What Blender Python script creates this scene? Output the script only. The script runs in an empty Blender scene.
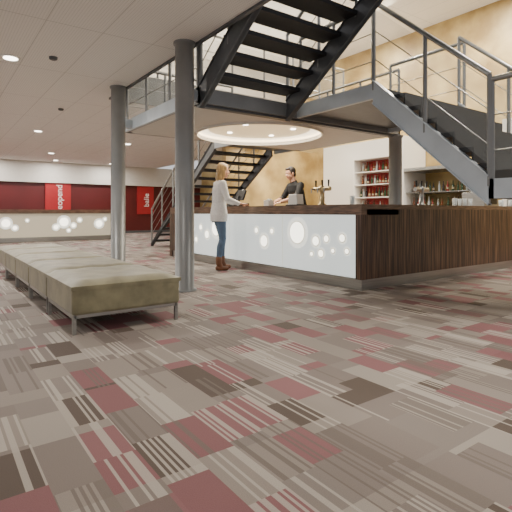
import bpy, math, random
from mathutils import Vector, Matrix, Euler
from mathutils.bvhtree import BVHTree
random.seed(7)
scene = bpy.context.scene
COL = scene.collection

# ------------------------------------------------------------ materials
def lin(c):
    return tuple(((v/255)/12.92 if v/255 <= .04045 else ((v/255+.055)/1.055)**2.4) for v in c)
MATS = {}
class NT:
    def __init__(s, m):
        s.t = m.node_tree; s.n = s.t.nodes; s.l = s.t.links
    def new(s, typ, **kw):
        n = s.n.new(typ)
        for k, v in kw.items(): setattr(n, k, v)
        return n
    def put(s, sock, v):
        if isinstance(v, bpy.types.NodeSocket): s.l.new(v, sock)
        elif v is not None: sock.default_value = v
    def math(s, op, a, b=None, c=None):
        n = s.new('ShaderNodeMath', operation=op)
        s.put(n.inputs[0], a)
        if b is not None: s.put(n.inputs[1], b)
        if c is not None: s.put(n.inputs[2], c)
        return n.outputs[0]
    def mix(s, f, a, b, blend='MIX'):
        n = s.new('ShaderNodeMix', data_type='RGBA', blend_type=blend)
        s.put(n.inputs['Factor'], f); s.put(n.inputs[6], a); s.put(n.inputs[7], b)
        return n.outputs[2]
def c4(c): return (*lin(c), 1)
def mat(name, col, rough=.5, metal=0, emit=0, ecol=None, var=0, vscale=(8, 8, 8), col2=None, bump=0, coat=0, alpha=1, sheen=0):
    if name in MATS: return MATS[name]
    m = bpy.data.materials.new(name); m.use_nodes = True
    nt = NT(m); b = nt.n['Principled BSDF']
    b.inputs['Base Color'].default_value = c4(col)
    b.inputs['Roughness'].default_value = rough
    b.inputs['Metallic'].default_value = metal
    b.inputs['Coat Weight'].default_value = coat
    b.inputs['Alpha'].default_value = alpha
    b.inputs['Sheen Weight'].default_value = sheen
    if emit:
        b.inputs['Emission Color'].default_value = c4(ecol or col)
        b.inputs['Emission Strength'].default_value = emit
    if var or bump:
        g = nt.new('ShaderNodeNewGeometry')
        mp = nt.new('ShaderNodeMapping'); mp.inputs['Scale'].default_value = vscale
        nt.l.new(g.outputs['Position'], mp.inputs['Vector'])
        no = nt.new('ShaderNodeTexNoise'); no.inputs['Scale'].default_value = 1; no.inputs['Detail'].default_value = 6
        nt.l.new(mp.outputs[0], no.inputs['Vector'])
        if var:
            c2 = c4(col2) if col2 else c4(tuple(v*(1-var) for v in col))
            r = nt.new('ShaderNodeValToRGB'); r.color_ramp.elements[0].position = .35; r.color_ramp.elements[1].position = .65
            r.color_ramp.elements[0].color = c2; r.color_ramp.elements[1].color = c4(col)
            nt.l.new(no.outputs['Fac'], r.inputs[0]); nt.l.new(r.outputs[0], b.inputs['Base Color'])
        if bump:
            bp = nt.new('ShaderNodeBump'); bp.inputs['Strength'].default_value = bump; bp.inputs['Distance'].default_value = .02
            nt.l.new(no.outputs['Fac'], bp.inputs['Height']); nt.l.new(bp.outputs[0], b.inputs['Normal'])
    MATS[name] = m
    return m

steel = mat('steel_painted_grey', (126, 127, 126), .35, .15, var=.06, vscale=(3, 3, 3))
steel_l = mat('steel_light_bluegrey', (188, 197, 203), .35, 0, var=.06, vscale=(3, 3, 3))
steel_d = mat('steel_dark', (88, 91, 94), .4, .1, var=.1)
tread_d = mat('tread_dark', (30, 30, 33), .55, var=.2, vscale=(20, 20, 20))
inox = mat('brushed_stainless', (176, 176, 172), .28, .85, var=.08, vscale=(2, 2, 60))
white = mat('white_paint', (208, 204, 196), .55, var=.02)
whitew = mat('white_lacquer', (232, 228, 220), .3)
fascia = mat('fascia_grey', (130, 128, 124), .6, var=.06)
gold = mat('gold_plaster', (204, 180, 124), .42, .12, var=.3, vscale=(1.3, 1.3, 1.3), col2=(152, 126, 78), bump=.25)
darkred = mat('dark_red_wall', (92, 20, 24), .45, var=.15, vscale=(.8, .8, .8))
red = mat('banner_red', (156, 30, 36), .45, emit=.06, ecol=(180, 20, 26), var=.05)
txtw = mat('banner_white', (232, 226, 220), .5, emit=.1)
panel = mat('lit_acrylic', (216, 222, 220), .3, emit=.85, ecol=(222, 231, 229), var=.03, vscale=(3, 3, 3))
halo_m = mat('lit_halo', (230, 232, 226), .3, emit=1.15, ecol=(242, 242, 230))
disc_m = mat('lit_disc', (250, 244, 226), .3, emit=3.4, ecol=(255, 250, 232))
ring_m = mat('disc_ring', (206, 202, 184), .4, emit=.75, ecol=(220, 210, 182))
panel_w = mat('lit_acrylic_warm', (200, 192, 170), .3, emit=.3, ecol=(240, 228, 200))
lamp = mat('lamp_glow', (255, 250, 240), .3, emit=9, ecol=(255, 246, 230))
cove = mat('cove_glow', (255, 240, 205), .4, emit=.6, ecol=(255, 230, 180))
cove2 = mat('cove_rim_glow', (255, 244, 220), .4, emit=2.2, ecol=(255, 238, 205))
glass = mat('rail_glass', (205, 212, 208), .05, alpha=.16)
black = mat('black_plastic', (20, 20, 22), .35, var=.1)
brass = mat('brass', (206, 184, 138), .3, .6)
bench_m = mat('olive_velour', (146, 139, 106), .5, var=.22, vscale=(5, 5, 5), col2=(112, 105, 78), bump=.12, sheen=.3)
redback = mat('niche_red', (120, 24, 24), .5, emit=.15, ecol=(150, 30, 24))

def wood_mat():
    m = bpy.data.materials.new('dark_zebrano_wood'); m.use_nodes = True
    nt = NT(m); b = nt.n['Principled BSDF']
    g = nt.new('ShaderNodeNewGeometry'); mp = nt.new('ShaderNodeMapping'); mp.inputs['Scale'].default_value = (55, 55, 1.6)
    nt.l.new(g.outputs['Position'], mp.inputs['Vector'])
    no = nt.new('ShaderNodeTexNoise'); no.inputs['Scale'].default_value = 1; no.inputs['Detail'].default_value = 5
    nt.l.new(mp.outputs[0], no.inputs['Vector'])
    r = nt.new('ShaderNodeValToRGB'); e = r.color_ramp.elements
    e[0].position = .33; e[0].color = c4((38, 27, 22)); e[1].position = .7; e[1].color = c4((128, 98, 74))
    x = e.new(.5); x.color = c4((76, 55, 43))
    nt.l.new(no.outputs['Fac'], r.inputs[0]); nt.l.new(r.outputs[0], b.inputs['Base Color'])
    b.inputs['Roughness'].default_value = .38
    return m
wood = wood_mat()
woodtop = mat('dark_wood_top', (128, 100, 80), .3, var=.35, vscale=(6, 6, 60))

def carpet_mat():
    m = bpy.data.materials.new('carpet_planks'); m.use_nodes = True
    nt = NT(m); b = nt.n['Principled BSDF']; M = nt.math
    g = nt.new('ShaderNodeNewGeometry'); sp = nt.new('ShaderNodeSeparateXYZ'); nt.l.new(g.outputs['Position'], sp.inputs[0])
    x, y = sp.outputs[0], sp.outputs[1]
    def wn(a, bb):
        cx = nt.new('ShaderNodeCombineXYZ'); nt.put(cx.inputs[0], a); nt.put(cx.inputs[1], bb)
        w = nt.new('ShaderNodeTexWhiteNoise', noise_dimensions='2D'); nt.l.new(cx.outputs[0], w.inputs['Vector'])
        return w.outputs['Value']
    xs = M('DIVIDE', x, .1667); col = M('FLOOR', xs)
    off = wn(col, 3.3)
    big = wn(M('FLOOR', M('DIVIDE', x, .5)), M('FLOOR', M('DIVIDE', y, .5)))
    row = M('FLOOR', M('ADD', M('DIVIDE', y, .34), M('MULTIPLY', off, 5.0)))
    v = wn(col, row); v2 = wn(M('ADD', col, 51.7), row); v3 = wn(M('ADD', col, 11.2), M('ADD', row, 7.5))
    v = M('FRACT', M('ADD', M('MULTIPLY', v, .5), M('MULTIPLY', big, .75)))
    r = nt.new('ShaderNodeValToRGB'); r.color_ramp.interpolation = 'CONSTANT'; e = r.color_ramp.elements
    cols = [(0, (132, 122, 115)), (.22, (143, 133, 124)), (.36, (130, 87, 89)), (.45, (126, 115, 108)), (.58, (88, 75, 66)), (.64, (144, 134, 125)), (.77, (135, 92, 94)), (.84, (158, 149, 139)), (.92, (128, 117, 110))]
    e[0].position = 0; e[0].color = c4(cols[0][1]); e[1].position = cols[1][0]; e[1].color = c4(cols[1][1])
    for p, c in cols[2:]:
        q = e.new(p); q.color = c4(c)
    nt.l.new(v, r.inputs[0])
    s = M('FLOOR', M('DIVIDE', x, .0125))
    sv = wn(s, row)
    thr = M('MULTIPLY_ADD', v2, .8, .40)
    smask = M('GREATER_THAN', sv, thr)
    light = M('GREATER_THAN', v3, .42)
    scol = nt.mix(light, c4((108, 97, 90)), c4((180, 171, 160)))
    smask = M('MULTIPLY', smask, .8)
    c = nt.mix(smask, r.outputs[0], scol)
    no = nt.new('ShaderNodeTexNoise'); no.inputs['Scale'].default_value = 260; no.inputs['Detail'].default_value = 2
    nt.l.new(g.outputs['Position'], no.inputs['Vector'])
    c = nt.mix(.35, c, nt.mix(no.outputs['Fac'], (.35, .35, .35, 1), (1.5, 1.5, 1.5, 1)), 'MULTIPLY')
    nt.l.new(c, b.inputs['Base Color'])
    b.inputs['Roughness'].default_value = .75
    b.inputs['Specular IOR Level'].default_value = .35
    bp = nt.new('ShaderNodeBump'); bp.inputs['Strength'].default_value = .3; bp.inputs['Distance'].default_value = .004
    nt.l.new(no.outputs['Fac'], bp.inputs['Height']); nt.l.new(bp.outputs[0], b.inputs['Normal'])
    return m
carpet = carpet_mat()

def ceil_mat():
    m = bpy.data.materials.new('ceiling_tiles'); m.use_nodes = True
    nt = NT(m); b = nt.n['Principled BSDF']; M = nt.math
    g = nt.new('ShaderNodeNewGeometry'); sp = nt.new('ShaderNodeSeparateXYZ'); nt.l.new(g.outputs['Position'], sp.inputs[0])
    x, y = sp.outputs[0], sp.outputs[1]
    lx = M('LESS_THAN', M('FRACT', M('DIVIDE', M('ADD', x, 20), .6)), .014)
    ly = M('LESS_THAN', M('FRACT', M('DIVIDE', M('ADD', y, 20), 1.8)), .006)
    line = M('MAXIMUM', lx, ly)
    fx = M('SUBTRACT', M('FRACT', M('DIVIDE', M('ADD', x, 20), .03)), .5)
    fy = M('SUBTRACT', M('FRACT', M('DIVIDE', M('ADD', y, 20), .03)), .5)
    dd = M('ADD', M('MULTIPLY', fx, fx), M('MULTIPLY', fy, fy))
    dot = M('MULTIPLY', M('LESS_THAN', dd, .05), .3)
    c = nt.mix(M('MAXIMUM', M('MULTIPLY', line, .45), dot), c4((240, 238, 234)), c4((130, 128, 126)))
    nt.l.new(c, b.inputs['Base Color']); b.inputs['Roughness'].default_value = .7
    return m
ceilm = ceil_mat()

# ------------------------------------------------------------ mesh builder
class B:
    def __init__(s, name): s.name = name; s.v = []; s.f = []; s.m = []; s.sm = []; s.mats = []
    def mi(s, m):
        if m not in s.mats: s.mats.append(m)
        return s.mats.index(m)
    def add(s, vs, fs, m, smooth=False):
        o = len(s.v); s.v += [tuple(p) for p in vs]; i = s.mi(m)
        for f in fs: s.f.append([o+k for k in f]); s.m.append(i); s.sm.append(smooth)
    def box(s, x0, x1, y0, y1, z0, z1, m):
        vs = [(x0,y0,z0),(x1,y0,z0),(x1,y1,z0),(x0,y1,z0),(x0,y0,z1),(x1,y0,z1),(x1,y1,z1),(x0,y1,z1)]
        s.add(vs, [(0,3,2,1),(4,5,6,7),(0,1,5,4),(1,2,6,5),(2,3,7,6),(3,0,4,7)], m)
    def prismx(s, poly, x0, x1, m):
        n = len(poly); vs = [(x0,y,z) for y,z in poly]+[(x1,y,z) for y,z in poly]
        s.add(vs, [tuple(range(n))[::-1], tuple(range(n,2*n))]+[(i,(i+1)%n,n+(i+1)%n,n+i) for i in range(n)], m)
    def prismy(s, poly, y0, y1, m):
        n = len(poly); vs = [(x,y0,z) for x,z in poly]+[(x,y1,z) for x,z in poly]
        s.add(vs, [tuple(range(n)), tuple(range(n,2*n))[::-1]]+[(i,n+i,n+(i+1)%n,(i+1)%n) for i in range(n)], m)
    def cyl(s, p1, p2, r1, m, r2=None, n=14):
        r2 = r1 if r2 is None else r2
        p1 = Vector(p1); p2 = Vector(p2); d = (p2-p1).normalized()
        a = d.orthogonal().normalized(); b = d.cross(a); vs = []
        for p, r in ((p1, r1), (p2, r2)):
            for i in range(n):
                t = 2*math.pi*i/n; vs.append(p+a*math.cos(t)*r+b*math.sin(t)*r)
        s.add(vs, [(i,(i+1)%n,n+(i+1)%n,n+i) for i in range(n)], m, True)
        s.add(vs, [tuple(range(n))[::-1], tuple(range(n,2*n))], m)
    def ell(s, c, r, m, R=None, nu=16, nv=10):
        c = Vector(c); vs = []
        if not hasattr(r, '__len__'): r = (r,r,r)
        for j in range(nv+1):
            ph = math.pi*j/nv
            for i in range(nu):
                t = 2*math.pi*i/nu
                p = Vector((r[0]*math.sin(ph)*math.cos(t), r[1]*math.sin(ph)*math.sin(t), r[2]*math.cos(ph)))
                if R: p = R @ p
                vs.append(c+p)
        fs = []
        for j in range(nv):
            for i in range(nu):
                a=j*nu+i; b=j*nu+(i+1)%nu; fs.append((a,a+nu,b+nu,b))
        s.add(vs, fs, m, True)
    def tube(s, pts, r, m, n=10):
        for a, b in zip(pts, pts[1:]): s.cyl(a, b, r, m, n=n)
        for p in pts[1:-1]: s.ell(p, r, m, nu=n, nv=6)
    def lathe(s, c, prof, m, n=16):
        vs = []
        for r, z in prof:
            for i in range(n):
                t = 2*math.pi*i/n; vs.append((c[0]+r*math.cos(t), c[1]+r*math.sin(t), c[2]+z))
        k = len(prof)
        fs = [(j*n+i, j*n+(i+1)%n, (j+1)*n+(i+1)%n, (j+1)*n+i) for j in range(k-1) for i in range(n)]
        s.add(vs, fs, m, True)
        s.add(vs, [tuple(range(n))[::-1], tuple(range((k-1)*n, k*n))], m)
    def loft(s, rings, m, n=24):
        vs = []
        for cx,cy,cz,rx,ry in rings:
            for i in range(n):
                t = 2*math.pi*i/n; vs.append((cx+rx*math.cos(t), cy+ry*math.sin(t), cz))
        k = len(rings)
        s.add(vs, [(j*n+i, j*n+(i+1)%n, (j+1)*n+(i+1)%n, (j+1)*n+i) for j in range(k-1) for i in range(n)]+[tuple(range(n))[::-1], tuple(range((k-1)*n, k*n))], m, True)
    def cap(s, p1, r1, p2, r2, m):
        s.cyl(p1, p2, r1, m, r2, n=16); s.ell(p1, r1, m, nu=16, nv=10); s.ell(p2, r2, m, nu=16, nv=10)
    def mesh(s):
        me = bpy.data.meshes.new(s.name); me.from_pydata(s.v, [], s.f)
        for m in s.mats: me.materials.append(m)
        me.polygons.foreach_set('material_index', s.m); me.polygons.foreach_set('use_smooth', s.sm)
        me.update(); return me
    def done(s, parent=None, bevel=0):
        o = bpy.data.objects.new(s.name, s.mesh()); COL.objects.link(o)
        if parent: o.parent = parent
        if bevel:
            md = o.modifiers.new('bevel', 'BEVEL'); md.width = bevel; md.segments = 3; md.limit_method = 'ANGLE'
        return o

# ------------------------------------------------------------ room shell
b = B('floor'); b.box(-9, 11, -5, 20, -.1, 0, carpet); b.done()
b = B('ceiling'); b.box(-9, 2.6, -5, 20, 3.0, 3.45, ceilm); b.box(2.6, 8.6, 8.1, 20, 3.0, 3.45, ceilm); b.done()
b = B('ceiling_upper'); b.box(2.6, 11, -1, 13, 6.0, 6.1, ceilm); b.done()
b = B('wall_back'); b.box(-9, 11.2, 20, 20.2, 0, 3.0, darkred); b.box(-9, 11, 19.85, 20, 2.15, 3.0, white); b.done()
b = B('wall_right'); b.box(11, 11.2, -1, 20, 0, 6.0, gold); b.done()
b = B('wall_upper_back'); b.box(2.6, 11, 13, 13.2, 3.45, 6.0, white); b.done()
b = B('wall_upper_left'); b.box(2.4, 2.6, 8.1, 13.2, 3.45, 6.0, white); b.done()
b = B('wall_bar'); b.box(7.2, 11, 11.5, 11.7, 0, 3.0, gold); b.done()
b = B('trim_void_edge')
b.box(2.6, 2.64, -5, 8.1, 2.97, 3.5, steel_d); b.box(2.6, 8.64, 8.06, 8.1, 2.97, 3.5, fascia); b.box(8.6, 8.64, 8.1, 11.5, 2.97, 3.5, fascia)
b.done()
b = B('baseboard_back'); b.box(-9, 11, 19.97, 20, 0, .1, steel_d); b.done()

# ------------------------------------------------------------ columns
def column(x, y, z1, r=.115):
    b = B('steel_column'); b.lathe((x, y, 0), [(r+.03, 0), (r+.03, .02), (r, .025), (r, z1-.03), (r+.02, z1-.028), (r+.02, z1)], steel, 32); return b.done()
column(2.5, 4.93, 3.0); column(2.5, 7.31, 3.0); column(6.82, 5.12, 2.33)

# ------------------------------------------------------------ bar counter
b = B('bar_counter')
X0, Y0, YE, XE = 4.2, 3.64, 8.97, 9.6
H = 1.045
b.box(X0+.03, X0+.62, Y0+.1, YE-.05, .14, H-.14, black)
b.box(X0+.1, XE, Y0+.03, Y0+.62, .14, H-.05, black)
b.box(X0, X0+.72, Y0, YE, H-.13, H, woodtop)
b.box(X0+.72, XE, Y0, Y0+.72, H-.06, H, woodtop)
b.box(X0+.1, XE, Y0, Y0+.03, .13, H-.06, wood)
b.box(X0-.005, X0+.10, Y0-.005, Y0+.09, .13, H-.13, wood)
b.box(X0-.005, X0+.72, YE-.1, YE+.005, .0, H-.13, wood)
b.box(X0, X0+.03, YE-.65, YE-.1, .13, H-.13, wood)
b.box(X0+.01, X0+.03, Y0+.09, YE-.65, .14, H-.13, panel)
for yy in (5.15, 6.6):
    b.box(X0+.006, X0+.012, yy-.003, yy+.003, .14, H-.13, ring_m)
b.box(X0+.03, XE, Y0+.02, Y0+.06, 0, .13, inox)
b.box(X0+.015, X0+.05, Y0+.02, YE-.1, 0, .13, inox)
b.box(X0-.004, X0+.1, Y0-.004, Y0+.1, 0, .13, inox)
def disc(b, p, r, axis):
    p = Vector(p); a = Vector(axis); n = 28
    b.cyl(p, p+a*.002, r*1.35, halo_m, n=n)
    b.cyl(p, p+a*.005, r, ring_m, n=n)
    b.cyl(p, p+a*.008, r-.014, disc_m, n=n)
clusters = [(4.82, .66, .165), (4.44, .56, .075), (4.24, .60, .055), (4.34, .40, .06), (4.52, .38, .04), (4.12, .45, .04), (3.96, .62, .06), (3.88, .46, .045),
            (5.6, .5, .1), (5.80, .66, .055), (5.40, .66, .05), (7.05, .66, .15), (7.38, .53, .085), (7.62, .66, .06), (6.82, .42, .06), (8.02, .62, .1), (7.8, .42, .06)]
for (yy, zz, rr) in clusters: disc(b, (X0+.01, yy, zz), rr, (-1, 0, 0))
b.done()

# ------------------------------------------------------------ far reception desk
b = B('reception_desk')
b.box(-2, 5.2, 15.9, 16.5, .12, .93, black); b.box(-2.05, 5.25, 15.75, 16.6, .90, 1.03, woodtop)
b.box(-2, 5.2, 15.86, 15.9, .14, .90, panel_w); b.box(-1.95, 5.15, 15.88, 16.4, 0, .14, inox)
b.box(5.15, 5.25, 15.8, 16.55, 0, .90, wood)
for (xx, zz, rr) in [(3.6, .62, .16), (3.9, .5, .08), (3.35, .45, .09), (4.1, .68, .07), (3.75, .34, .06), (1.9, .6, .14), (2.15, .45, .08), (4.75, .55, .13), (4.95, .7, .06), (2.5, .68, .05)]:
    disc(b, (xx, 15.86, zz), rr, (0, -1, 0))
b.done()

def banner(xc, w, txt):
    e = B('wall_banner'); e.box(xc-w/2, xc+w/2, 19.93, 19.98, .85, 2.14, red)
    o = e.done()
    cu = bpy.data.curves.new('lettering', 'FONT'); cu.body = txt; cu.size = .34; cu.extrude = .004; cu.align_x = 'CENTER'; cu.align_y = 'CENTER'
    t = bpy.data.objects.new('tmp', cu); COL.objects.link(t)
    bpy.context.view_layer.update()
    me = bpy.data.meshes.new_from_object(t.evaluated_get(bpy.context.evaluated_depsgraph_get()))
    bpy.data.objects.remove(t)
    me.materials.clear(); me.materials.append(txtw)
    to = bpy.data.objects.new('lettering', me); COL.objects.link(to)
    to.rotation_euler = Euler((math.pi/2, math.radians(-90), 0), 'XYZ'); to.location = (xc+.05, 19.92, 1.5); to.parent = o
for xc, w, t in ((4.3, 1.0, 'geopend'), (1.7, .9, 'welkom'), (8.1, .8, 'balie')): banner(xc, w, t)

# ------------------------------------------------------------ stairs and landings
def flight(b, x0, x1, yb, zb, yt, zt, n, sm, depth=.27, tm=tread_d, closed=False):
    dy = (yt-yb)/n; dz = (zt-zb)/n
    L = math.hypot(yt-yb, zt-zb); k = depth*L/abs(yt-yb)
    for xs in (x0, x1-.04):
        b.prismx([(yb, zb+.06), (yt, zt+.06), (yt, zt+.06-k), (yb, max(zb+.06-k, 0))], xs, xs+.04, sm)
        b.prismx([(yb, zb+.06), (yb, zb+.045), (yt, zt+.045), (yt, zt+.06)], xs-.02, xs+.06, sm)
        b.prismx([(yb, max(zb+.075-k,0)), (yb, max(zb+.06-k,0)), (yt, zt+.06-k), (yt, zt+.075-k)], xs-.02, xs+.06, sm)
    for i in range(1, n):
        z = zb+dz*i; y = yb+dy*(i-.5)
        hd = abs(dy)/2+.03
        b.box(x0+.04, x1-.04, y-hd, y+hd, z-.05, z, tm)
        if closed:
            yy = y-math.copysign(hd, dy)
            b.box(x0+.04, x1-.04, min(yy, yy+math.copysign(.02, dy)), max(yy, yy+math.copysign(.02, dy)), z-.16, z-.05, tm)
def rail(b, p0, p1, posts, h=.98, bars=(.3, .65), gl=False, m=steel, r=.024, top=.028):
    p0 = Vector(p0); p1 = Vector(p1); up = Vector((0,0,1))
    b.tube([p0+up*h, p1+up*h], top, inox)
    for i in range(posts):
        q = p0.lerp(p1, i/(posts-1)) if posts > 1 else p0
        b.cyl(q-up*.1, q+up*h, r, m, n=10)
    for t in bars: b.tube([p0+up*h*t, p1+up*h*t], .007, inox, n=6)
    if gl:
        a = p0+up*.1; c = p1+up*.1
        b.add([a, c, c+up*(h-.18), a+up*(h-.18)], [(0,1,2,3)], glass)

st = bpy.data.objects.new('steel_staircase', None); COL.objects.link(st)
ZT = 2.5
b = B('landing')
def plat(x0, x1, y0, y1, z, sides=('l','r','f','k')):
    b.box(x0+.02, x1-.02, y0+.02, y1-.02, z-.05, z, tread_d)
    for s_ in sides:
        if s_ == 'l': b.box(x0, x0+.05, y0, y1, z-.17, z+.02, steel_l)
        if s_ == 'r': b.box(x1-.05, x1, y0, y1, z-.17, z+.02, steel_l)
        if s_ == 'f': b.box(x0, x1, y0, y0+.05, z-.17, z+.02, steel)
        if s_ == 'k': b.box(x0, x1, y1-.05, y1, z-.17, z+.02, steel)
plat(2.72, 6.8, 5.0, 7.7, ZT)
plat(4.36, 6.5, 3.6, 5.0, ZT, ('l','r'))
b.box(4.42, 6.44, 3.65, 5.0, ZT-.1, ZT-.05, steel_d)
plat(5.0, 6.7, 7.7, 8.45, ZT, ('l','r'))
b.box(5.05, 6.65, 7.7, 8.43, ZT-.1, ZT-.05, steel_d)
for yy in (5.04, 7.3):
    b.box(2.55, 2.75, yy-.04, yy+.04, ZT-.16, ZT-.02, steel_l)
plat(4.36, 6.0, .9, 2.2, 1.25)
b.box(4.4, 5.96, .94, 2.16, 1.15, 1.2, steel_d)
for (x, y) in ((4.42, .96), (5.92, .96), (5.92, 2.12)): b.cyl((x, y, 0), (x, y, 1.1), .05, steel, n=16)
b.done(st)
b = B('soffit_with_round_cove')
cx, cy, R = 4.72, 6.42, 1.12
sx0, sx1, sy0, sy1 = 2.78, 6.74, 5.16, 7.64
b.box(2.78, 6.74, 5.06, 5.16, ZT-.2, ZT-.06, steel_d)
n = 96; rim = []; out = []
zs = ZT-.17
for i in range(n):
    t = 2*math.pi*i/n; c_, s_ = math.cos(t), math.sin(t)
    rim.append((cx+R*c_, cy+R*s_, zs))
    k = min(((sx1-cx)/c_ if c_ > 1e-9 else 1e9), ((sx0-cx)/c_ if c_ < -1e-9 else 1e9), ((sy1-cy)/s_ if s_ > 1e-9 else 1e9), ((sy0-cy)/s_ if s_ < -1e-9 else 1e9))
    out.append((cx+k*c_, cy+k*s_, zs))
b.add(rim+out, [(i, (i+1) % n, n+(i+1) % n, n+i) for i in range(n)], white)
prof = [(R, zs), (R, zs-.04), (R-.03, zs-.04), (R-.03, zs+.02), (R-.0, zs+.06)]
for j in range(4):
    vs = []
    for r_, z_ in prof[j:j+2]:
        vs += [(cx+r_*math.cos(2*math.pi*i/n), cy+r_*math.sin(2*math.pi*i/n), z_) for i in range(n)]
    b.add(vs, [(i, n+i, n+(i+1) % n, (i+1) % n) for i in range(n)], whitew if j < 3 else cove2, True)
b.add([(cx+R*math.cos(2*math.pi*i/n), cy+R*math.sin(2*math.pi*i/n), zs+.06) for i in range(n)]+[(cx+(R-.22)*math.cos(2*math.pi*i/n), cy+(R-.22)*math.sin(2*math.pi*i/n), zs+.07) for i in range(n)], [(i, (i+1) % n, n+(i+1) % n, n+i) for i in range(n)], cove2)
b.add([(cx+(R-.22)*math.cos(2*math.pi*i/n), cy+(R-.22)*math.sin(2*math.pi*i/n), zs+.07) for i in range(n)], [tuple(range(n))[::-1]], cove)
for (dx, dy) in ((-.5, -.3), (.5, .3), (-.3, .5), (.4, -.45)):
    b.cyl((cx+dx, cy+dy, zs+.055), (cx+dx, cy+dy, zs+.068), .045, lamp, n=16)
b.done(st)
b = B('upper_flight'); flight(b, 2.75, 4.2, 5.0, ZT, 2.4, 4.25, 10, steel_d, .25); b.box(2.7, 4.3, 1.4, 2.42, 4.1, 4.25, steel_d); b.done(st)
b = B('front_flight'); flight(b, 4.36, 6.3, 2.2, 1.25, 3.6, ZT, 7, steel_l, .22, closed=True); b.done(st)
b = B('rear_flight'); flight(b, 5.0, 6.6, 11.9, 0, 8.45, ZT, 14, steel_d, .22); b.done(st)
b = B('lower_flight')
for ys in (.95, 2.15):
    b.prismy([(6.0, 1.27), (7.5, .15), (7.5, 0), (7.25, 0), (6.0, 1.02)], ys-.02, ys+.02, steel_l)
for i in range(1, 7): b.box(6.0+.21*i-.14, 6.0+.21*i+.1, .97, 2.13, 1.25-.178*i-.04, 1.25-.178*i, tread_d)
b.done(st)
b = B('railings')
rail(b, (2.76, 5.05, ZT), (2.76, 7.6, ZT), 4, gl=True)
rail(b, (2.76, 7.66, ZT), (4.95, 7.66, ZT), 4, gl=True)
rail(b, (4.39, 3.62, ZT), (4.39, 4.95, ZT), 3, gl=True)
rail(b, (6.76, 5.0, ZT), (6.76, 7.66, ZT), 4, gl=True)
rail(b, (6.46, 3.62, ZT), (6.46, 4.95, ZT), 3, gl=True)
rail(b, (4.38, 2.2, 1.3), (4.38, 3.6, ZT+.03), 3, gl=True)
rail(b, (6.28, 2.2, 1.3), (6.28, 3.6, ZT+.03), 3, gl=True)
rail(b, (4.39, .95, 1.25), (4.39, 2.18, 1.25), 2, gl=True)
rail(b, (2.77, 5.0, ZT+.03), (2.77, 2.4, 4.28), 5)
rail(b, (4.18, 5.0, ZT+.03), (4.18, 2.4, 4.28), 5)
rail(b, (5.02, 11.9, .05), (5.02, 8.5, ZT), 6, bars=(.3, .55, .8))
rail(b, (6.58, 11.9, .05), (6.58, 8.5, ZT), 6, bars=(.3, .55, .8))
b.done(st)
b = B('upper_balustrade')
rail(b, (2.66, 8.03, 3.6), (8.58, 8.03, 3.6), 8, gl=True)
b.done()

# ------------------------------------------------------------ back bar cabinet with niches
b = B('back_bar_cabinet')
XB = 10.97
def niche(y0, y1, z0, z1, x0=10.0, x1=10.6):
    b.box(x1-.04, x1, y0, y1, z0, z1, redback)
    for k in range(4):
        z = z0+(z1-z0)*k/4
        b.box(x0+.05, x1-.04, y0, y1, z-.012, z+.012, whitew)
b.box(10.0, XB, 8.95, 10.2, 0, 2.95, whitew)
b.box(10.0, XB, 7.25, 7.4, 0, 2.95, whitew)
b.box(10.0, XB, 7.4, 8.95, 2.45, 2.95, whitew)
b.box(10.0, XB, 7.4, 8.95, 0, 1.0, whitew)
niche(7.4, 8.95, 1.0, 2.45)
b.box(10.0, XB, 5.4, 7.25, 0, 1.05, inox); b.box(10.0, XB, 5.4, 7.25, 2.0, 2.08, inox); b.box(10.0, XB, 5.4, 5.46, 1.05, 2.0, inox)
for z in (1.45,): b.box(10.1, XB, 5.46, 7.25, z-.012, z+.012, inox)
b.box(10.0, XB, 3.6, 4.75, 0, 2.95, whitew)
b.box(9.985, 10.0, 3.7, 4.65, .1, 2.2, inox)
cab = b.done()
bottle_mats = [mat('bottle_green', (40, 70, 40), .15, coat=.5), mat('bottle_amber', (120, 66, 24), .15, coat=.5), mat('bottle_clear', (176, 184, 184), .1, coat=.5), mat('bottle_dark', (34, 22, 20), .15, coat=.5), mat('bottle_red', (140, 30, 28), .2, coat=.5)]
labelm = mat('bottle_label', (180, 168, 140), .6)
b = B('bottle_collection')
def bottle(x, y, z, s_=1.0, m=None):
    m = m or random.choice(bottle_mats); r = .036*s_
    b.lathe((x, y, z), [(r*.9, 0), (r, .01), (r, .16*s_), (r*.4, .22*s_), (r*.35, .28*s_), (r*.42, .285*s_), (r*.42, .3*s_)], m, 10)
    if random.random() < .5: b.lathe((x, y, z+.05), [(r*1.03, 0), (r*1.03, .06*s_)], labelm, 10)
for k in range(4):
    y = 7.47
    while y < 8.9:
        bottle(10.25, y, 1.012+1.45*k/4, random.uniform(.8, .98)); y += random.uniform(.085, .13)
for z in (1.05, 1.462):
    y = 5.55
    while y < 7.2:
        bottle(10.3, y, z+.001, random.uniform(.7, .98)); y += random.uniform(.09, .17)
b.done()

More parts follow.
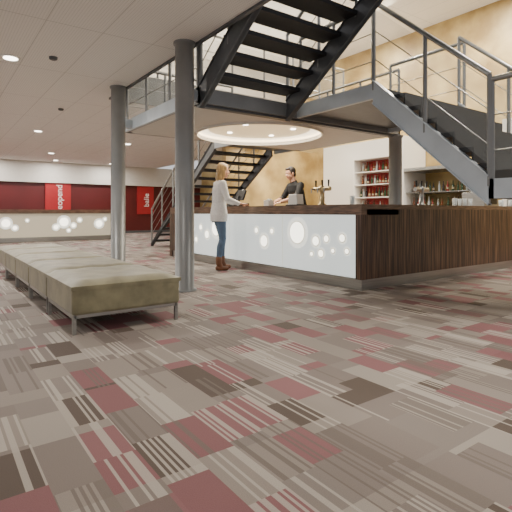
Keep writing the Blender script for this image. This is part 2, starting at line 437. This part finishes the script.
# ------------------------------------------------------------ counter-top objects
def tap(x, y, m, h, ax):
    b = B('beer_tap'); a = Vector(ax); s = Vector((-a.y, a.x, 0))
    c = Vector((x, y, H))
    b.lathe(c, [(.065, 0), (.065, .015), (.038, .03), (.034, h-.05), (.045, h-.03), (.045, h+.03), (.02, h+.045)], m, 20)
    t = c+Vector((0, 0, h)); b.cyl(t-a*.16, t+a*.16, .032, m)
    for k in (-.13, 0, .13):
        p = t+a*k; b.cyl(p, p+s*.09, .011, inox); b.cyl(p+s*.09, p+s*.09-Vector((0, 0, .06)), .009, inox)
        b.cyl(p+Vector((0, 0, .03)), p+Vector((0, 0, .13)), .009, black, .015)
    return b.done()
tap(4.62, 4.74, brass, .24, (0, 1, 0))
tap(5.95, 4.0, inox, .24, (1, 0, 0))
b = B('card_terminal')
b.box(4.34, 4.52, 4.98, 5.24, H, H+.02, black); b.prismx([(5.0, H+.02), (5.22, H+.02), (5.2, H+.17), (5.02, H+.17)], 4.37, 4.5, whitew)
b.done(bevel=.008)
b = B('cash_register')
x, y = 4.66, 6.98
b.box(x-.13, x+.13, y-.15, y+.15, H, H+.07, black)
b.cyl((x, y, H+.07), (x, y, H+.2), .02, black)
b.prismy([(x-.02, H+.12), (x+.02, H+.12), (x+.09, H+.3), (x+.06, H+.32)], y-.14, y+.14, black)
b.done(bevel=.006)
b = B('drinking_glasses')
gm = mat('clear_glassware', (214, 222, 222), .08, alpha=.55, coat=.4)
def tumbler(x, y, h=.12, r=.032): b.lathe((x, y, H), [(r*.75, 0), (r*.8, .01), (r, h), (r*.9, h), (r*.7, .015)], gm, 14)
for (x, y) in [(6.7, 3.9), (6.8, 3.98), (6.9, 3.86), (7.0, 4.0), (7.15, 3.9), (8.2, 3.9), (8.35, 4.0), (8.5, 3.9), (4.5, 4.05), (4.6, 4.15), (4.42, 7.5), (4.5, 7.62), (4.6, 7.4), (4.5, 5.85), (4.58, 5.93)]: tumbler(x, y)
b.done()
b = B('napkin_dispenser'); b.box(4.32, 4.42, 5.62, 5.76, H, H+.09, whitew); b.box(4.34, 4.40, 5.64, 5.74, H+.09, H+.1, inox); b.done(bevel=.004)
b = B('glass_washer'); b.box(7.5, 7.95, 3.85, 4.25, H, H+.24, inox); b.box(7.55, 7.9, 3.84, 3.85, H+.04, H+.2, black); b.cyl((7.55, 3.82, H+.17), (7.9, 3.82, H+.17), .01, inox); b.done(bevel=.01)

# ------------------------------------------------------------ bench of square poufs
be = bpy.data.objects.new('upholstered_bench', None); COL.objects.link(be)
for k in range(5):
    y0 = 3.6+.95*k; y1 = y0+.948; x0, x1 = .87, 1.79
    c = B('cushion'); N = 14
    vs = []; fs = []
    c.box(x0+.008, x1-.008, y0+.003, y1-.003, .15, .37, bench_m)
    o = c.done(be)
    md = o.modifiers.new('bevel', 'BEVEL'); md.width = .025; md.segments = 5
    c = B('seat_pad')
    def top(u, v):
        e = (1-abs(2*u-1)**8)*(1-abs(2*v-1)**12)
        return (x0+(x1-x0)*u, y0+.001+(y1-y0-.002)*v, .375+.04*e**.5+.005*math.sin(u*19+k)*math.sin(v*15+k*2)*e)
    for j in range(N+1):
        for i in range(N+1): vs.append(top(i/N, j/N))
    for j in range(N):
        for i in range(N): fs.append((j*(N+1)+i, j*(N+1)+i+1, (j+1)*(N+1)+i+1, (j+1)*(N+1)+i))
    c.add(vs, fs, bench_m, True)
    n1 = N+1
    brd = [i for i in range(n1)]+[j*n1+N for j in range(1, n1)]+[N*n1+i for i in range(N-1, -1, -1)]+[j*n1 for j in range(N-1, 0, -1)]
    vb = [vs[i] for i in brd]; vb += [(p[0], p[1], .345) for p in vb]; L = len(brd)
    c.add(vb, [(i, i+L, (i+1) % L+L, (i+1) % L) for i in range(L)], bench_m, False)
    c.done(be)
    c = B('leg_frame')
    for yy in (y0+.04, y1-.04):
        for xx in (x0+.03, x1-.03): c.box(xx-.014, xx+.014, yy-.014, yy+.014, 0, .16, inox)
        c.box(x0+.03, x1-.03, yy-.014, yy+.014, .125, .155, inox)
    for xx in (x0+.03, x1-.03): c.box(xx-.014, xx+.014, y0+.04, y1-.04, .125, .155, inox)
    c.done(be)

# ------------------------------------------------------------ downlights
fix = B('downlight_fixtures')
dl = [(.86, 6.73), (.86, 3.2), (.86, 10.2), (-1.6, 6.7), (-1.6, 3.2), (-1.6, 10.2), (2.2, 12.4), (-.6, 13.2), (4.8, 13.2), (1.2, 16.8), (3.4, 16.8), (5.6, 16.8), (-1.2, 16.8), (4.0, 19.0), (1.8, 19.0), (6.2, 19.0), (-1.6, -.5), (1.3, -.5)]
for (x, y) in dl:
    fix.lathe((x, y, 2.985), [(.11, 0), (.12, .004), (.12, .02)], whitew, 24)
    fix.cyl((x, y, 2.978), (x, y, 2.984), .085, lamp, n=24)
for (x, y) in [(1.32, 6.4), (2.1, 9.5)]:
    fix.lathe((x, y, 2.96), [(.03, 0), (.05, .01), (.055, .04)], steel_d, 16)
fo = fix.done()
def area(name, loc, size, e, col=(1, .95, .88), rot=(0, 0, 0), shape='DISK'):
    l = bpy.data.lights.new(name, 'AREA'); l.shape = shape; l.size = size; l.energy = e; l.color = col
    o = bpy.data.objects.new(name, l); o.location = loc; o.rotation_euler = rot; COL.objects.link(o); return o
for i, (x, y) in enumerate(dl): area('downlight', (x, y, 2.965), .16, 55 if y > 5 else (26 if y > 0 else 12))
for (x, y) in [(4.2, 9.6), (8.2, 10.6), (9.6, 12.6), (8.2, 8.6)]: area('downlight', (x, y, 2.95), .16, 55, (1, .88, .7))
area('cove_light', (cx, cy, zs+.05), 1.6, 85, (1, .9, .74))
for (x, y) in [(3.6, 10.5), (6.5, 10), (9.5, 9), (9.5, 5.5), (9.3, 2), (6.0, 2), (8, 6.2), (3.9, 1.0)]: area('upper_lamp', (x, y, 5.95), .5, 150, (1, .94, .84))
for (x, y) in [(9.4, 5.0), (9.4, 7.2), (9.4, 9.2)]:
    l = area('wall_washer', (x, y, 5.9), .2, 130, (1, .85, .6)); l.rotation_euler = (0, math.radians(20), 0)

# ------------------------------------------------------------ people
skin = mat('skin', (214, 164, 136), .5, var=.05)
lipm = mat('lips', (170, 92, 84), .45)
blonde = mat('blonde_hair', (196, 160, 104), .5, var=.3, vscale=(60, 60, 8))
dhair = mat('dark_hair', (40, 30, 25), .5, var=.3, vscale=(60, 60, 20))
knit = mat('white_knit', (230, 227, 222), .85, var=.06, vscale=(40, 40, 40), bump=.3)
jeans = mat('blue_jeans', (96, 116, 140), .85, var=.15, vscale=(12, 12, 6))
boots = mat('brown_boots', (128, 82, 52), .5, var=.15)
blackc = mat('black_shirt', (26, 26, 29), .8, var=.2)
trous = mat('black_trousers', (30, 30, 34), .8)
eyew = mat('eye_white', (214, 206, 198), .3); eyed = mat('eye_iris', (50, 40, 34), .15)

def hand(P, w, d, up, side, m):
    w = Vector(w); d = Vector(d).normalized(); up = Vector(up); up = (up-d*up.dot(d)).normalized(); s = d.cross(up)*side
    R = Matrix((d, s, up)).transposed()
    P.ell(w+d*.05, (.052, .040, .016), m, R)
    for k, (o, L) in enumerate(((.032, .068), (.011, .078), (-.011, .072), (-.032, .056))):
        base = w+d*.08+s*o*.9; fd = (d+s*o*5).normalized()
        k1 = base+fd*L*.5-up*.003; k2 = base+fd*L*.82-up*.016; k3 = base+fd*L*1.0-up*.03
        P.cap(base-fd*.02, .0095, k1, .0088, m); P.cap(k1, .0088, k2, .008, m); P.cap(k2, .008, k3, .007, m)
    t0 = w+d*.025+s*.026; t1 = t0+(d*.7+s*.9-up*.1).normalized()*.036; t2 = t1+(d*1.0+s*.35-up*.25).normalized()*.032
    P.cap(t0, .013, t1, .011, m); P.cap(t1, .011, t2, .009, m)

def head(P, D, c, yaw, pitch, hair, style):
    R = Matrix.Rotation(yaw, 3, 'Z') @ Matrix.Rotation(pitch, 3, 'Y'); c = Vector(c)
    def q(x, y, z): return c + R @ Vector((x, y, z))
    P.ell(q(-.008, 0, .02), (.093, .075, .1), skin, R, 24, 16)
    P.ell(q(.02, 0, -.03), (.07, .062, .088), skin, R, 24, 16)
    P.ell(q(.055, 0, -.092), (.03, .03, .022), skin, R)
    P.cap(q(.082, 0, .004), .009, q(.1, 0, -.03), .013, skin)
    P.ell(q(.074, .028, .019), (.012, .02, .007), skin, R); P.ell(q(.074, -.028, .019), (.012, .02, .007), skin, R)
    P.ell(q(.06, .035, -.035), (.02, .02, .02), skin, R); P.ell(q(.06, -.035, -.035), (.02, .02, .02), skin, R)
    for s_ in (1, -1): P.ell(q(-.002, .078*s_, -.012), (.018, .009, .03), skin, R)
    P.ell(q(.082, 0, -.055), (.011, .024, .006), lipm, R); P.ell(q(.080, 0, -.066), (.011, .02, .006), lipm, R)
    if style == 'long':
        P.ell(q(-.024, 0, .032), (.098, .092, .1), hair, R, 24, 16)
        P.ell(q(-.06, 0, -.09), (.052, .096, .15), hair, R, 20, 14)
        for s_ in (1, -1): P.ell(q(-.008, .074*s_, -.07), (.047, .026, .12), hair, R)
        P.ell(q(.03, .03, .09), (.05, .05, .028), hair, R)
    else:
        P.ell(q(-.02, 0, .036), (.092, .082, .088), hair, R, 24, 16)
        P.ell(q(-.05, 0, -.03), (.045, .066, .06), hair, R)
        for s_ in (1, -1): P.ell(q(.005, .07*s_, .02), (.03, .012, .03), hair, R)
        P.ell(q(.035, 0, .09), (.05, .06, .025), hair, R)
    for s_ in (1, -1):
        D.ell(q(.0715, .03*s_, .0), (.0115, .0125, .0065), eyew, R); D.ell(q(.0795, .03*s_, .0), (.004, .0055, .0055), eyed, R)
        D.ell(q(.083, .03*s_, .025), (.004, .018, .0035), hair, R, 10, 6)

def finish_person(name, P, D, loc, heading, voxel=.006):
    me = P.mesh(); tmp = bpy.data.objects.new('tmp', me); COL.objects.link(tmp)
    md = tmp.modifiers.new('r', 'REMESH'); md.mode = 'VOXEL'; md.voxel_size = voxel; md.use_smooth_shade = True
    sm = tmp.modifiers.new('s', 'SMOOTH'); sm.factor = .5; sm.iterations = 3
    bpy.context.view_layer.update()
    nm = bpy.data.meshes.new_from_object(tmp.evaluated_get(bpy.context.evaluated_depsgraph_get()))
    bpy.data.objects.remove(tmp)
    trees = []
    for i in range(len(P.mats)):
        fs = [f for f, k in zip(P.f, P.m) if k == i]
        trees.append(BVHTree.FromPolygons(P.v, fs))
    nm.materials.clear()
    for m in P.mats: nm.materials.append(m)
    for pl in nm.polygons:
        best = 9; bi = 0
        for i, t in enumerate(trees):
            r = t.find_nearest(pl.center, .05)
            if r[0] is not None and r[3] < best-1e-5: best = r[3]; bi = i
        pl.material_index = bi; pl.use_smooth = True
    nm.name = name
    o = bpy.data.objects.new(name, nm); COL.objects.link(o)
    o.location = loc; o.rotation_euler = (0, 0, heading)
    D.done(o)
    return o

P = B('woman'); D = B('face_details')
for s_, kn, an, toe in ((-1, (.035, -.085, .50), (-.03, -.09, .12), (.10, -.105, .035)), (1, (.10, .085, .51), (.09, .10, .12), (.22, .115, .035))):
    P.cap((0, .085*s_, .92), .092, kn, .058, jeans)
    P.cap(kn, .058, (kn[0]*.6+an[0]*.4-.015, kn[1], .38), .056, jeans)
    P.cap((kn[0]*.6+an[0]*.4-.015, kn[1], .38), .056, (an[0], an[1], .2), .044, jeans)
    P.cap((an[0], an[1], .2), .052, an, .05, boots)
    P.cap((an[0]-.02, an[1], .042), .04, toe, .034, boots)
    P.cap(an, .048, (an[0]+.03, an[1], .06), .045, boots)
P.loft([(0,0,.80,.135,.175), (0,0,.9,.14,.185), (.0,0,1.0,.125,.165), (.005,0,1.1,.11,.14), (.015,0,1.22,.118,.15), (.02,0,1.33,.118,.17), (.02,0,1.41,.09,.165), (.02,0,1.455,.06,.10)], knit)
P.loft([(0,0,.78,.11,.155), (0,0,.98,.12,.16)], jeans)
P.ell((.075, .07, 1.29), (.055, .06, .06), knit); P.ell((.075, -.07, 1.29), (.055, .06, .06), knit)
P.cap((.02, 0, 1.42), .058, (.045, 0, 1.54), .05, skin)
P.cap((.015, 0, 1.43), .07, (.02, 0, 1.455), .064, knit)
P.cap((.015, -.155, 1.405), .06, (.06, -.225, 1.16), .048, knit); P.cap((.06, -.225, 1.16), .047, (.27, -.17, 1.09), .036, knit)
P.cap((.015, .155, 1.405), .06, (.10, .23, 1.17), .048, knit); P.cap((.10, .23, 1.17), .047, (.30, .13, 1.10), .036, knit)
P.cap((.27, -.17, 1.09), .026, (.32, -.155, 1.085), .025, skin); P.cap((.30, .13, 1.10), .026, (.35, .11, 1.09), .025, skin)
hand(P, (.325, -.155, 1.083), (1, .15, -.05), (0, 0, 1), -1, skin)
hand(P, (.35, .11, 1.088), (1, -.2, -.08), (0, 0, 1), 1, skin)
head(P, D, (.075, 0, 1.63), math.radians(-18), math.radians(6), blonde, 'long')
finish_person('woman', P, D, (3.83, 6.33, 0), math.radians(-12))

P = B('bartender'); D = B('face_details')
for s_ in (-1, 1):
    kn = (-.02, .1*s_, .52); an = (-.06+.03*s_, .12*s_, .09)
    P.cap((-.04, .09*s_, .95), .1, kn, .065, trous); P.cap(kn, .065, (an[0], an[1], .14), .05, trous)
    P.cap((an[0]-.03, an[1], .045), .042, (an[0]+.16, an[1]+.02*s_, .036), .034, black); P.cap(an, .048, (an[0]+.02, an[1], .06), .045, black)
P.loft([(-.04,0,.84,.125,.165), (-.04,0,.95,.13,.175), (-.02,0,1.08,.118,.155), (.02,0,1.2,.12,.168), (.06,0,1.33,.125,.19), (.09,0,1.43,.1,.185), (.105,0,1.485,.065,.11)], blackc)
P.loft([(-.04,0,.80,.11,.15), (-.04,0,.98,.115,.155)], trous)
P.cap((.1, 0, 1.45), .062, (.145, 0, 1.57), .056, skin); P.cap((.1, 0, 1.46), .075, (.11, 0, 1.485), .07, blackc)
P.cap((.08, -.18, 1.43), .066, (.19, -.26, 1.2), .053, blackc); P.cap((.19, -.26, 1.2), .046, (.43, -.14, 1.13), .03, skin)
P.cap((.08, .18, 1.43), .066, (.22, .26, 1.2), .053, blackc); P.cap((.22, .26, 1.2), .046, (.47, .16, 1.13), .03, skin)
P.cap((.19, -.26, 1.2), .053, (.25, -.23, 1.182), .05, blackc); P.cap((.22, .26, 1.2), .053, (.28, .235, 1.183), .05, blackc)
hand(P, (.44, -.135, 1.125), (1, .25, -.25), (0, 0, 1), 1, skin)
hand(P, (.48, .155, 1.125), (1, -.15, -.25), (0, 0, 1), -1, skin)
head(P, D, (.18, 0, 1.655), math.radians(-5), math.radians(16), dhair, 'short')
finish_person('bartender', P, D, (5.5, 6.25, 0), math.radians(172))

# ------------------------------------------------------------ world + camera
w_ = bpy.data.worlds.new('world'); scene.world = w_; w_.use_nodes = True
bg = w_.node_tree.nodes['Background']; bg.inputs[0].default_value = (.98, .97, 1, 1); bg.inputs[1].default_value = .85
cam = bpy.data.cameras.new('camera'); co = bpy.data.objects.new('camera', cam); COL.objects.link(co)
cam.sensor_width = 36; cam.lens = 450/512*36; cam.shift_y = -44/512
co.location = (0, 0, .95); co.rotation_euler = (math.radians(90), 0, math.radians(54.1-90))
scene.camera = co
